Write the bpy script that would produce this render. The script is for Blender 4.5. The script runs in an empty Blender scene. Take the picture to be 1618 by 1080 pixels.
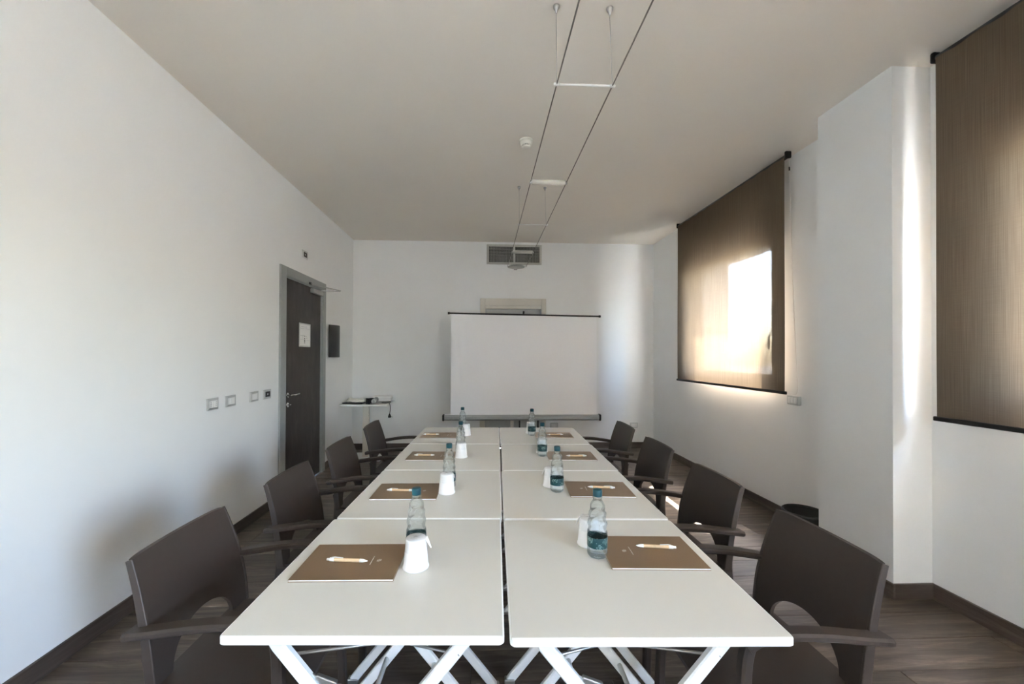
import bpy, bmesh, math, random
from mathutils import Vector, Matrix
random.seed(7)
SC = bpy.context.scene
COL = SC.collection
R = math.radians

# ------------------------------------------------------------------ camera
F_PX, PPX, PPY = 629.0, 787.0, 556.0
CAM_Z = 1.385
cam = bpy.data.cameras.new('camera')
cam.sensor_fit = 'HORIZONTAL'; cam.sensor_width = 36.0
cam.lens = F_PX / 1618.0 * 36.0
cam.shift_x = (809.0 - PPX) / 1618.0
cam.shift_y = (PPY - 540.0) / 1618.0
cam.clip_start = 0.02; cam.clip_end = 2000
co = bpy.data.objects.new('camera', cam); COL.objects.link(co)
_p, _y, _r = R(.43), math.atan(27 / F_PX), .004
fw = Vector((math.sin(_y) * math.cos(_p), math.cos(_y) * math.cos(_p), math.sin(_p)))
rt = Vector((math.cos(_y), -math.sin(_y), 0)); dn = -rt.cross(fw)
r2 = rt * math.cos(_r) - dn * math.sin(_r); d2 = dn * math.cos(_r) + rt * math.sin(_r)
m = Matrix.Identity(4)
for i in range(3):
    m[i][0] = r2[i]; m[i][1] = -d2[i]; m[i][2] = -fw[i]
m.translation = Vector((0, 0, CAM_Z))
co.matrix_world = m
SC.camera = co

# ------------------------------------------------------------------ light and exposure
SC.view_settings.view_transform = 'Standard'
SC.view_settings.look = 'None'
SC.view_settings.gamma = 1.0
SC.view_settings.use_curve_mapping = False
SC.view_settings.exposure = 2.8
SUN_DIR = Vector((-1.0, -.54, -1.5)).normalized()       # the way the sunlight travels
world = bpy.data.worlds.new('sky'); SC.world = world
world.use_nodes = True
wn = world.node_tree.nodes; wl = world.node_tree.links
wn.clear()
wo = wn.new('ShaderNodeOutputWorld'); wb = wn.new('ShaderNodeBackground'); sk = wn.new('ShaderNodeTexSky')
sk.sky_type = 'NISHITA'; sk.sun_disc = False
sk.sun_elevation = math.asin(-SUN_DIR.z); sk.sun_rotation = math.atan2(-SUN_DIR.x, -SUN_DIR.y)
sk.air_density = .9; sk.dust_density = 2.5; sk.ozone_density = 1.0
wb.inputs['Strength'].default_value = 3.3
wl.new(sk.outputs[0], wb.inputs[0]); wl.new(wb.outputs[0], wo.inputs[0])
sun = bpy.data.lights.new('sun', 'SUN'); sun.energy = 15.0; sun.angle = R(.6); sun.color = (1, .955, .88)
so = bpy.data.objects.new('sun', sun); COL.objects.link(so)
so.rotation_euler = SUN_DIR.to_track_quat('-Z', 'Y').to_euler(); so.location = (8, 8, 12)
try:
    SC.cycles.max_bounces = 14; SC.cycles.diffuse_bounces = 8; SC.cycles.transparent_max_bounces = 24
    SC.cycles.transmission_bounces = 10; SC.cycles.glossy_bounces = 5
    SC.cycles.sample_clamp_indirect = 8.0
    SC.cycles.caustics_reflective = False; SC.cycles.caustics_refractive = False
    SC.cycles.use_denoising = True
except Exception:
    pass

# room dimensions (metres): x across, y towards the screen wall, z up
XL, XR, YB, YN, ZC = -1.875, 2.6, 5.905, -4.2, 3.065
XO = 3.1                                                     # outer face of the window wall
WIN = [(3.41, 4.86, 1.115, 2.52), (.35, 1.86, 1.13, 2.50), (-2.9, -1.4, 1.0, 2.5)]   # y0, y1, z0, z1

def portal(y0, y1, z0, z1):
    l = bpy.data.lights.new('window_portal', 'AREA'); l.shape = 'RECTANGLE'
    l.size = z1 - z0; l.size_y = y1 - y0
    l.cycles.is_portal = True
    o = bpy.data.objects.new('window_portal', l); COL.objects.link(o)
    o.location = (XO + .01, (y0 + y1) / 2, (z0 + z1) / 2)
    o.rotation_euler = Vector((-1, 0, 0)).to_track_quat('-Z', 'Y').to_euler()
for w_ in WIN: portal(*w_)

# ------------------------------------------------------------------ materials
def mat(name):
    mt = bpy.data.materials.new(name); mt.use_nodes = True
    n = mt.node_tree.nodes; l = mt.node_tree.links
    return mt, n, l, n['Principled BSDF']
def ramp(n, stops):
    cr = n.new('ShaderNodeValToRGB'); e = cr.color_ramp.elements
    e[0].position, e[0].color = stops[0][0], (*stops[0][1], 1)
    e[1].position, e[1].color = stops[-1][0], (*stops[-1][1], 1)
    for p, c in stops[1:-1]:
        x = e.new(p); x.color = (*c, 1)
    return cr
def plain(name, col, rough=.5, metal=0., spec=.5, noise=.06, scale=40., bump=0., bscale=200., coat=0.):
    mt, n, l, b = mat(name)
    tc = n.new('ShaderNodeTexCoord'); nz = n.new('ShaderNodeTexNoise')
    nz.inputs['Scale'].default_value = scale; nz.inputs['Detail'].default_value = 4
    l.new(tc.outputs['Object'], nz.inputs['Vector'])
    cr = ramp(n, [(.25, tuple(c * (1 - noise) for c in col)), (.75, tuple(min(1, c * (1 + noise)) for c in col))])
    l.new(nz.outputs['Fac'], cr.inputs['Fac']); l.new(cr.outputs['Color'], b.inputs['Base Color'])
    b.inputs['Roughness'].default_value = rough; b.inputs['Metallic'].default_value = metal
    b.inputs['Specular IOR Level'].default_value = spec; b.inputs['Coat Weight'].default_value = coat
    if bump:
        n2 = n.new('ShaderNodeTexNoise'); n2.inputs['Scale'].default_value = bscale; n2.inputs['Detail'].default_value = 3
        l.new(tc.outputs['Object'], n2.inputs['Vector'])
        bp = n.new('ShaderNodeBump'); bp.inputs['Strength'].default_value = bump; bp.inputs['Distance'].default_value = .002
        l.new(n2.outputs['Fac'], bp.inputs['Height']); l.new(bp.outputs['Normal'], b.inputs['Normal'])
    return mt
def wood_floor(name, dark, mid, light, axis=0, rough=.42):
    mt, n, l, b = mat(name)
    tc = n.new('ShaderNodeTexCoord'); oi = n.new('ShaderNodeObjectInfo')
    mp = n.new('ShaderNodeMapping')
    s = [24., 24., 24.]; s[axis] = 1.9
    mp.inputs['Scale'].default_value = s
    mul = n.new('ShaderNodeMath'); mul.operation = 'MULTIPLY'; mul.inputs[1].default_value = 60.
    l.new(oi.outputs['Random'], mul.inputs[0])
    cmb = n.new('ShaderNodeCombineXYZ')
    for i in range(3): l.new(mul.outputs[0], cmb.inputs[i])
    l.new(cmb.outputs[0], mp.inputs['Location']); l.new(tc.outputs['Object'], mp.inputs['Vector'])
    nz = n.new('ShaderNodeTexNoise'); nz.inputs['Scale'].default_value = 1.0; nz.inputs['Detail'].default_value = 12
    nz.inputs['Roughness'].default_value = .72; nz.inputs['Distortion'].default_value = .6
    l.new(mp.outputs[0], nz.inputs['Vector'])
    cr = ramp(n, [(.28, dark), (.52, mid), (.75, light)])
    l.new(nz.outputs['Fac'], cr.inputs['Fac'])
    hs = n.new('ShaderNodeHueSaturation')
    mr = n.new('ShaderNodeMapRange'); mr.inputs['To Min'].default_value = .78; mr.inputs['To Max'].default_value = 1.25
    l.new(oi.outputs['Random'], mr.inputs['Value']); l.new(mr.outputs[0], hs.inputs['Value'])
    l.new(cr.outputs['Color'], hs.inputs['Color']); l.new(hs.outputs['Color'], b.inputs['Base Color'])
    bp = n.new('ShaderNodeBump'); bp.inputs['Strength'].default_value = .25; bp.inputs['Distance'].default_value = .0015
    l.new(nz.outputs['Fac'], bp.inputs['Height']); l.new(bp.outputs['Normal'], b.inputs['Normal'])
    b.inputs['Roughness'].default_value = rough
    return mt
def clear_pane(name, tint=(.97, .98, .98), gloss=.06):
    mt, n, l, b = mat(name); n.remove(b)
    o = n['Material Output']; t = n.new('ShaderNodeBsdfTransparent'); t.inputs[0].default_value = (*tint, 1)
    g = n.new('ShaderNodeBsdfGlossy'); g.inputs['Roughness'].default_value = .02
    lw = n.new('ShaderNodeLayerWeight'); lw.inputs['Blend'].default_value = .5
    pw = n.new('ShaderNodeMath'); pw.operation = 'POWER'; pw.inputs[1].default_value = 5; l.new(lw.outputs['Facing'], pw.inputs[0])
    fr = n.new('ShaderNodeMath'); fr.operation = 'MULTIPLY_ADD'; fr.inputs[1].default_value = .7; fr.inputs[2].default_value = gloss * .5; l.new(pw.outputs[0], fr.inputs[0])
    mx = n.new('ShaderNodeMixShader'); l.new(fr.outputs[0], mx.inputs[0]); l.new(t.outputs[0], mx.inputs[1]); l.new(g.outputs[0], mx.inputs[2])
    l.new(mx.outputs[0], o.inputs['Surface'])
    return mt
def bottle_plastic(name):
    mt, n, l, b = mat(name); n.remove(b)
    o = n['Material Output']
    gl = n.new('ShaderNodeBsdfGlass'); gl.inputs['IOR'].default_value = 1.33; gl.inputs['Roughness'].default_value = 0.02
    gl.inputs['Color'].default_value = (.93, .975, .985, 1)
    t = n.new('ShaderNodeBsdfTransparent'); t.inputs[0].default_value = (.95, .98, .985, 1)
    mx = n.new('ShaderNodeMixShader'); mx.inputs[0].default_value = .58
    l.new(gl.outputs[0], mx.inputs[1]); l.new(t.outputs[0], mx.inputs[2]); l.new(mx.outputs[0], o.inputs['Surface'])
    return mt
def blind_fabric(name):
    mt, n, l, b = mat(name); n.remove(b)
    o = n['Material Output']
    tc = n.new('ShaderNodeTexCoord'); mp = n.new('ShaderNodeMapping'); mp.inputs['Scale'].default_value = (1, 330, 3.0)
    l.new(tc.outputs['Object'], mp.inputs['Vector'])
    nz = n.new('ShaderNodeTexNoise'); nz.inputs['Scale'].default_value = 1; nz.inputs['Detail'].default_value = 5
    l.new(mp.outputs[0], nz.inputs['Vector'])
    mp2 = n.new('ShaderNodeMapping'); mp2.inputs['Scale'].default_value = (1, 8, 420)
    l.new(tc.outputs['Object'], mp2.inputs['Vector'])
    nz2 = n.new('ShaderNodeTexNoise'); nz2.inputs['Scale'].default_value = 1; nz2.inputs['Detail'].default_value = 4
    l.new(mp2.outputs[0], nz2.inputs['Vector'])
    a1 = n.new('ShaderNodeMath'); a1.operation = 'MULTIPLY'; a1.inputs[1].default_value = 1.55; l.new(nz.outputs['Fac'], a1.inputs[0])
    a2 = n.new('ShaderNodeMath'); a2.operation = 'MULTIPLY'; a2.inputs[1].default_value = .45; l.new(nz2.outputs['Fac'], a2.inputs[0])
    av = n.new('ShaderNodeMath'); av.operation = 'ADD'; l.new(a1.outputs[0], av.inputs[0]); l.new(a2.outputs[0], av.inputs[1])
    hf = n.new('ShaderNodeMath'); hf.operation = 'MULTIPLY_ADD'; hf.inputs[1].default_value = .5; hf.inputs[2].default_value = .0; l.new(av.outputs[0], hf.inputs[0])
    cr = ramp(n, [(.25, (.155, .118, .082)), (.5, (.21, .163, .115)), (.75, (.275, .218, .157))])
    l.new(hf.outputs[0], cr.inputs['Fac'])
    d = n.new('ShaderNodeBsdfDiffuse'); tl = n.new('ShaderNodeBsdfTranslucent'); tp = n.new('ShaderNodeBsdfTransparent')
    l.new(cr.outputs['Color'], d.inputs['Color'])
    cr2 = ramp(n, [(.25, (.029, .021, .014)), (.5, (.039, .029, .019)), (.75, (.052, .039, .026))])
    l.new(hf.outputs[0], cr2.inputs['Fac']); l.new(cr2.outputs['Color'], tl.inputs['Color'])
    m1 = n.new('ShaderNodeMixShader'); m1.inputs[0].default_value = .42; l.new(d.outputs[0], m1.inputs[1]); l.new(tl.outputs[0], m1.inputs[2])
    m2 = n.new('ShaderNodeMixShader')
    mr = n.new('ShaderNodeMapRange'); mr.inputs['From Min'].default_value = .38; mr.inputs['From Max'].default_value = .62
    mr.inputs['To Min'].default_value = .005; mr.inputs['To Max'].default_value = .012
    l.new(hf.outputs[0], mr.inputs['Value']); l.new(mr.outputs[0], m2.inputs[0])
    tp.inputs[0].default_value = (1, .97, .93, 1)
    l.new(m1.outputs[0], m2.inputs[1]); l.new(tp.outputs[0], m2.inputs[2]); l.new(m2.outputs[0], o.inputs['Surface'])
    return mt

M = {}
M['wall'] = plain('painted_wall', (.845, .857, .852), .75, noise=.015, scale=3, bump=.12, bscale=120, spec=.3)
M['ceiling'] = plain('painted_ceiling', (.855, .82, .755), .8, noise=.012, scale=2, bump=.06, bscale=90, spec=.25)
M['floor'] = wood_floor('grey_wood_plank', (.030, .022, .016), (.105, .080, .062), (.25, .200, .158))
M['skirt'] = wood_floor('dark_wood_skirting', (.040, .030, .025), (.085, .065, .053), (.16, .128, .106), axis=1)
M['skirt_x'] = wood_floor('dark_wood_skirting_across', (.040, .030, .025), (.085, .065, .053), (.16, .128, .106), axis=0)
M['subfloor'] = plain('joint_filler', (.02, .016, .014), .8)
M['chair'] = plain('brown_plastic', (.046, .034, .028), .5, noise=.05, scale=60, bump=.12, bscale=900, spec=.35)
M['laminate'] = plain('cream_laminate', (.70, .69, .64), .24, noise=.008, scale=6, spec=.5)
M['edge'] = plain('white_edge_band', (.84, .85, .84), .35, noise=.01)
M['white_metal'] = plain('white_lacquer', (.82, .84, .83), .32, noise=.015)
M['steel'] = plain('brushed_steel', (.42, .42, .41), .34, metal=.9, noise=.05)
M['chrome'] = plain('polished_chrome', (.75, .75, .75), .12, metal=1., noise=.02)
M['cable'] = plain('grey_cable', (.19, .175, .15), .45, metal=.4, noise=.1)
M['black'] = plain('black_plastic', (.012, .012, .012), .45, noise=.1)
M['grey_alu'] = plain('grey_aluminium', (.40, .42, .42), .38, metal=.55, noise=.04)
M['door_frame'] = plain('grey_door_frame', (.33, .345, .34), .45, metal=.15, noise=.03)
M['screen'] = plain('screen_cloth', (.90, .905, .92), .7, noise=.008)
M['beige'] = plain('beige_paint', (.66, .63, .555), .5, noise=.02)
M['grey_panel'] = plain('grey_panel', (.47, .48, .47), .5, noise=.02)
M['white_plastic'] = plain('white_plastic', (.80, .80, .78), .35, noise=.01)
M['ivory'] = plain('ivory_plastic', (.74, .73, .67), .4, noise=.01)
M['plate'] = plain('satin_plate', (.58, .59, .58), .34, metal=.35, noise=.03)
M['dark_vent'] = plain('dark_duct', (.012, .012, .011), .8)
M['vent'] = plain('grey_grille', (.50, .50, .46), .5, noise=.04)
M['kraft'] = plain('bronze_cover', (.255, .165, .092), .36, metal=.35, noise=.05, scale=300)
M['paper'] = plain('white_paper', (.86, .86, .85), .7, noise=.01)
M['pen'] = plain('beech_tube', (.70, .50, .30), .5, noise=.08, scale=120)
M['silver_ink'] = plain('silver_ink', (.70, .66, .60), .35, noise=.03)
M['cup'] = plain('white_cup', (.86, .86, .86), .4, noise=.01, bump=.05, bscale=60)
M['cap'] = plain('teal_cap', (.002, .060, .080), .38, noise=.06)
M['bottle'] = bottle_plastic('clear_bottle')
M['pane'] = clear_pane('window_glass')
M['wrap'] = clear_pane('clear_wrap', (.93, .94, .95))
M['blind'] = blind_fabric('woven_blind')
M['win_frame'] = plain('brown_window_frame', (.155, .105, .07), .45, noise=.08)
M['sconce'] = plain('anthracite_metal', (.055, .055, .056), .4, metal=.3, noise=.06)
M['mark'] = plain('printed_ink', (.05, .055, .06), .7)
M['faint'] = plain('grey_print', (.5, .52, .54), .7)
M['outside'] = plain('outside_ground', (.36, .34, .29), .9, noise=.3, scale=.3)
# the dark door leaf: blotchy brown laminate
def door_mat():
    mt, n, l, b = mat('blotchy_brown_laminate')
    tc = n.new('ShaderNodeTexCoord'); mp = n.new('ShaderNodeMapping'); mp.inputs['Scale'].default_value = (6, 6, 2.4)
    nz = n.new('ShaderNodeTexNoise'); nz.inputs['Scale'].default_value = 1.3; nz.inputs['Detail'].default_value = 9; nz.inputs['Roughness'].default_value = .68
    l.new(tc.outputs['Object'], mp.inputs['Vector']); l.new(mp.outputs[0], nz.inputs['Vector'])
    cr = ramp(n, [(.3, (.022, .017, .015)), (.55, (.047, .036, .032)), (.75, (.08, .062, .056))])
    l.new(nz.outputs['Fac'], cr.inputs['Fac']); l.new(cr.outputs['Color'], b.inputs['Base Color']); b.inputs['Roughness'].default_value = .5
    return mt
M['door'] = door_mat()
# the teal bottle label with its rows of pale print
def label_mat():
    mt, n, l, b = mat('teal_label')
    tc = n.new('ShaderNodeTexCoord'); sp = n.new('ShaderNodeSeparateXYZ'); l.new(tc.outputs['Object'], sp.inputs[0])
    wv = n.new('ShaderNodeMath'); wv.operation = 'MULTIPLY'; wv.inputs[1].default_value = 1500; l.new(sp.outputs['Z'], wv.inputs[0])
    sn = n.new('ShaderNodeMath'); sn.operation = 'SINE'; l.new(wv.outputs[0], sn.inputs[0])
    nz = n.new('ShaderNodeTexNoise'); nz.inputs['Scale'].default_value = 330; nz.inputs['Detail'].default_value = 1
    l.new(tc.outputs['Object'], nz.inputs['Vector'])
    n2 = n.new('ShaderNodeTexNoise'); n2.inputs['Scale'].default_value = 34; l.new(tc.outputs['Object'], n2.inputs['Vector'])
    a = n.new('ShaderNodeMath'); a.operation = 'GREATER_THAN'; a.inputs[1].default_value = .15; l.new(sn.outputs[0], a.inputs[0])
    c = n.new('ShaderNodeMath'); c.operation = 'GREATER_THAN'; c.inputs[1].default_value = .50; l.new(nz.outputs['Fac'], c.inputs[0])
    e = n.new('ShaderNodeMath'); e.operation = 'GREATER_THAN'; e.inputs[1].default_value = .51; l.new(n2.outputs['Fac'], e.inputs[0])
    m1 = n.new('ShaderNodeMath'); m1.operation = 'MULTIPLY'; l.new(a.outputs[0], m1.inputs[0]); l.new(c.outputs[0], m1.inputs[1])
    m2 = n.new('ShaderNodeMath'); m2.operation = 'MULTIPLY'; l.new(m1.outputs[0], m2.inputs[0]); l.new(e.outputs[0], m2.inputs[1])
    mx = n.new('ShaderNodeMix'); mx.data_type = 'RGBA'
    mx.inputs['A'].default_value = (.002, .048, .056, 1); mx.inputs['B'].default_value = (.33, .48, .48, 1)
    l.new(m2.outputs[0], mx.inputs['Factor']); l.new(mx.outputs['Result'], b.inputs['Base Color'])
    b.inputs['Roughness'].default_value = .35
    return mt
M['label'] = label_mat()

# ------------------------------------------------------------------ mesh helpers
class MB:
    """collects shapes; build() links them as one mesh object"""
    def __init__(s): s.v = []; s.f = []; s.sm = []
    def add(s, vs, fs, smooth=False):
        o = len(s.v); s.v += [tuple(p) for p in vs]
        s.f += [tuple(i + o for i in q) for q in fs]; s.sm += [smooth] * len(fs)
        return s
    def box(s, c, d, rz=0., bev=0., seg=2, mtx=None):
        bm = bmesh.new(); bmesh.ops.create_cube(bm, size=1.0)
        bmesh.ops.scale(bm, vec=d, verts=bm.verts)
        if bev > 0: bmesh.ops.bevel(bm, geom=bm.edges[:], offset=bev, segments=seg, profile=.5, affect='EDGES')
        mm = Matrix.Translation(c) @ (mtx if mtx is not None else Matrix.Rotation(rz, 4, 'Z'))
        bm.transform(mm); bm.verts.index_update()
        s.add([v.co[:] for v in bm.verts], [[v.index for v in f.verts] for f in bm.faces]); bm.free(); return s
    def span(s, a, b, bev=0., seg=2):
        return s.box([(a[i] + b[i]) / 2 for i in range(3)], [abs(b[i] - a[i]) for i in range(3)], bev=bev, seg=seg)
    def lathe(s, prof, seg=24, c=(0, 0, 0), mtx=None, lobes=None, smooth=True):
        vs = []; fs = []; n = len(prof)
        for j in range(seg):
            a = 2 * math.pi * j / seg
            for k, (r, z) in enumerate(prof):
                rr = r + (lobes(a, z) if lobes and r > 0 else 0)
                p = Vector((rr * math.cos(a), rr * math.sin(a), z))
                if mtx is not None: p = mtx @ p
                vs.append(p + Vector(c))
        for j in range(seg):
            for k in range(n - 1):
                a0, a1 = j * n + k, ((j + 1) % seg) * n + k
                fs.append((a0, a1, a1 + 1, a0 + 1))
        return s.add(vs, fs, smooth)
    def tube(s, pts, r, seg=8, cap=True, smooth=True, closed=False):
        pts = [Vector(p) for p in pts]; n = len(pts); vs = []; fs = []
        rs = r if isinstance(r, (list, tuple)) else [r] * n
        up = None
        for i, p in enumerate(pts):
            t = (pts[min(i + 1, n - 1)] - pts[max(i - 1, 0)]).normalized()
            if up is None:
                up = Vector((0, 0, 1)) if abs(t.z) < .9 else Vector((1, 0, 0))
            x = t.cross(up).normalized(); up = x.cross(t).normalized()
            for k in range(seg):
                a = 2 * math.pi * k / seg
                vs.append(p + (x * math.cos(a) + up * math.sin(a)) * rs[i])
        for i in range(n - 1):
            for k in range(seg):
                fs.append((i * seg + k, i * seg + (k + 1) % seg, (i + 1) * seg + (k + 1) % seg, (i + 1) * seg + k))
        if cap:
            fs.append(tuple(range(seg - 1, -1, -1))); fs.append(tuple((n - 1) * seg + k for k in range(seg)))
        return s.add(vs, fs, smooth)
    def sweep(s, pts, wid, thk, side, smooth=False, ch=.18):
        """octagonal bar of width wid along `side` and thickness thk across it"""
        pts = [Vector(p) for p in pts]; n = len(pts); vs = []; fs = []
        W = wid if isinstance(wid, (list, tuple)) else [wid] * n
        T = thk if isinstance(thk, (list, tuple)) else [thk] * n
        sd = Vector(side).normalized(); q = 8
        for i, p in enumerate(pts):
            t = (pts[min(i + 1, n - 1)] - pts[max(i - 1, 0)]).normalized()
            nn = t.cross(sd).normalized(); sx = nn.cross(t).normalized()
            a, b = W[i] / 2, T[i] / 2; c = min(a, b) * ch * 2
            for (u, w) in ((a, b - c), (a - c, b), (-a + c, b), (-a, b - c), (-a, -b + c), (-a + c, -b), (a - c, -b), (a, -b + c)):
                vs.append(p + sx * u + nn * w)
        for i in range(n - 1):
            for k in range(q):
                fs.append((i * q + k, i * q + (k + 1) % q, (i + 1) * q + (k + 1) % q, (i + 1) * q + k))
        fs.append(tuple(range(q - 1, -1, -1))); fs.append(tuple((n - 1) * q + k for k in range(q)))
        return s.add(vs, fs, smooth)
    def mesh(s, name):
        me = bpy.data.meshes.new(name); me.from_pydata(s.v, [], s.f)
        bm = bmesh.new(); bm.from_mesh(me); bmesh.ops.recalc_face_normals(bm, faces=bm.faces[:]); bm.to_mesh(me); bm.free()
        me.polygons.foreach_set('use_smooth', s.sm); me.update(); return me
    def build(s, name, m, parent=None, loc=None, origin=None):
        if origin is not None:
            ov = Vector(origin); s.v = [tuple(Vector(p) - ov) for p in s.v]
            if loc is None: loc = origin
        me = s.mesh(name); me.materials.append(M[m])
        o = bpy.data.objects.new(name, me); COL.objects.link(o)
        if loc is not None: o.location = loc
        if parent is not None:
            o.parent = parent
        return o
def tag(o, label, cat, group=None):
    o['label'] = label; o['category'] = cat
    if group: o['group'] = group
    return o
def empty(name, loc=(0, 0, 0), rz=0.):
    o = bpy.data.objects.new(name, None); COL.objects.link(o); o.location = loc; o.rotation_euler = (0, 0, rz)
    o.empty_display_size = .1; return o
def thing(name, label, cat, loc=(0, 0, 0), rz=0., group=None):
    return tag(empty(name, loc, rz), label, cat, group)
def struct(o): o['kind'] = 'structure'; return o
def copy_tree(o, parent=None):
    c = o.copy(); COL.objects.link(c)
    if parent is not None: c.parent = parent
    for ch in o.children: copy_tree(ch, c)
    return c
def wall_mesh(axis, p0, p1, u0, u1, z0, z1, holes):
    """a wall between planes p0 and p1 on `axis` (0: x, 1: y), with rectangular holes (u0,u1,z0,z1)"""
    us = sorted({u0, u1, *[h[0] for h in holes], *[h[1] for h in holes]}); zs = sorted({z0, z1, *[h[2] for h in holes], *[h[3] for h in holes]})
    def solid(i, j):
        if i < 0 or j < 0 or i >= len(us) - 1 or j >= len(zs) - 1: return False
        u, z = (us[i] + us[i + 1]) / 2, (zs[j] + zs[j + 1]) / 2
        return not any(h[0] < u < h[1] and h[2] < z < h[3] for h in holes)
    def P(p, u, z): return (p, u, z) if axis == 0 else (u, p, z)
    mb = MB()
    for i in range(len(us) - 1):
        for j in range(len(zs) - 1):
            if not solid(i, j): continue
            a, b, c, d = us[i], us[i + 1], zs[j], zs[j + 1]
            for p in (p0, p1): mb.add([P(p, a, c), P(p, b, c), P(p, b, d), P(p, a, d)], [(0, 1, 2, 3)])
            if not solid(i - 1, j): mb.add([P(p0, a, c), P(p1, a, c), P(p1, a, d), P(p0, a, d)], [(0, 1, 2, 3)])
            if not solid(i + 1, j): mb.add([P(p0, b, c), P(p1, b, c), P(p1, b, d), P(p0, b, d)], [(0, 1, 2, 3)])
            if not solid(i, j - 1): mb.add([P(p0, a, c), P(p1, a, c), P(p1, b, c), P(p0, b, c)], [(0, 1, 2, 3)])
            if not solid(i, j + 1): mb.add([P(p0, a, d), P(p1, a, d), P(p1, b, d), P(p0, b, d)], [(0, 1, 2, 3)])
    bm = bmesh.new(); vs = [bm.verts.new(v) for v in mb.v]
    for f in mb.f: bm.faces.new([vs[i] for i in f])
    bmesh.ops.remove_doubles(bm, verts=bm.verts, dist=1e-5); bm.verts.index_update()
    out = MB(); out.add([v.co[:] for v in bm.verts], [[v.index for v in f.verts] for f in bm.faces]); bm.free()
    return out

# ------------------------------------------------------------------ the room
floor = struct(MB().span((XL - .2, YN - .2, -.06), (XO, YB + .2, -.012)).build('floor', 'subfloor'))
PW, PL = .19, 1.285
row = 0; y = YN
while y < YB - 1e-4:
    y1 = min(y + PW, YB); off = (row * .47) % 1.0 * PL
    x = XL - off
    while x < XR - 1e-4:
        a, b = max(x, XL), min(x + PL, XR)
        if b - a > .02:
            g = .0012
            mb = MB().box((0, 0, -.006), (b - a - 2 * g, y1 - y - 2 * g, .012), bev=.0012, seg=1)
            mb.build('plank', 'floor', floor, loc=((a + b) / 2, (y + y1) / 2, 0))
        x += PL
    y += PW; row += 1
struct(MB().span((XL - .2, YN - .2, ZC), (XO, YB + .2, ZC + .2)).build('ceiling', 'ceiling'))
DY0, DY1, DZ = 3.865, 4.795, 2.16                            # hole of the dark door
VENT = (.10, .876, 2.755, 3.005)
HAT = (.06, .895, .0, 2.135)
struct(wall_mesh(0, XL - .2, XL, YN - .2, YB + .2, 0, ZC, [(DY0, DY1, 0, DZ)]).build('wall_left', 'wall'))
struct(wall_mesh(1, YB, YB + .2, XL, XO, 0, ZC, [VENT, HAT]).build('wall_back', 'wall'))
struct(wall_mesh(0, XR, XO, YN - .2, YB, 0, ZC, WIN).build('wall_right', 'wall'))
struct(MB().span((XL, YN - .2, 0), (XR, YN, ZC)).build('wall_front', 'wall'))
PX, PY0, PY1 = 2.365, 2.19, 2.694
struct(MB().span((PX, PY0, 0), (XR, PY1, ZC)).build('wall_pier', 'wall'))
BH, BT = .088, .013
def skirt(name, a, b, mt):
    o = struct(MB().span(a, b, bev=.002, seg=1).build(name, mt, origin=[(a[i] + b[i]) / 2 for i in range(3)])); return o
skirt('baseboard_left', (XL, YN, 0), (XL + BT, 3.775, BH), 'skirt')
skirt('baseboard_left', (XL, 4.855, 0), (XL + BT, YB, BH), 'skirt')
skirt('baseboard_back', (XL + BT, YB - BT, 0), (-.02, YB, BH), 'skirt_x')
skirt('baseboard_back', (.965, YB - BT, 0), (XR - BT, YB, BH), 'skirt_x')
skirt('baseboard_right', (XR - BT, PY1 + BT, 0), (XR, YB, BH), 'skirt')
skirt('baseboard_right', (XR - BT, YN, 0), (XR, PY0 - BT, BH), 'skirt')
skirt('baseboard_pier', (PX - BT, PY0 - BT, 0), (PX, PY1 + BT, BH), 'skirt')
skirt('baseboard_pier', (PX, PY0 - BT, 0), (XR, PY0, BH), 'skirt_x')
skirt('baseboard_pier', (PX, PY1, 0), (XR, PY1 + BT, BH), 'skirt_x')
# ground far below the windows
g = struct(MB().span((-400, -400, -9.2), (400, 400, -9)).build('ground_outside', 'outside'))

# ---- door_1: dark leaf in a grey frame
d1 = struct(empty('door_1', (XL, (DY0 + DY1) / 2, 0)))
cy = (DY0 + DY1) / 2
def dpart(mb, name, mt, parent=d1):
    o = mb.build(name, mt, parent)
    return o
def bar(a, b, bev=.003): return MB().span(a, b, bev=bev, seg=1)
dpart(bar((0, 3.775 - cy, 0), (.018, DY0 + .02 - cy, 2.225)), 'frame_post', 'door_frame')
dpart(bar((0, DY1 - .02 - cy, 0), (.018, 4.853 - cy, 2.225)), 'frame_post', 'door_frame')
dpart(bar((0, DY0 + .02 - cy, 2.135), (.018, DY1 - .02 - cy, 2.225)), 'frame_head', 'door_frame')
dpart(bar((-.15, DY0 - cy, 0), (.0, DY0 + .028 - cy, DZ)), 'frame_jamb', 'door_frame')
dpart(bar((-.15, DY1 - .028 - cy, 0), (.0, DY1 - cy, DZ)), 'frame_jamb', 'door_frame')
dpart(bar((-.15, DY0 + .028 - cy, DZ - .028), (.0, DY1 - .028 - cy, DZ)), 'frame_jamb', 'door_frame')
leaf = dpart(MB().span((-.062, DY0 + .032 - cy, .006), (-.012, DY1 - .032 - cy, DZ - .032), bev=.002, seg=1), 'door_leaf', 'door')
hy = DY0 + .105 - cy
h = dpart(MB().lathe([(0, 0), (.026, 0), (.026, .006), (.022, .009), (0, .009)], 20, (-.012, hy, .985), Matrix.Rotation(R(90), 4, 'Y')), 'handle_rose', 'chrome', leaf)
dpart(MB().tube([(-.004, hy, .985), (.04, hy, .985), (.047, hy + .012, .985), (.047, hy + .125, .990)], .0095, 10), 'handle_lever', 'chrome', leaf)
dpart(MB().lathe([(0, 0), (.026, 0), (.026, .006), (.02, .009), (0, .009)], 20, (-.012, hy, .89), Matrix.Rotation(R(90), 4, 'Y')), 'lock_rose', 'chrome', leaf)
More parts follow.
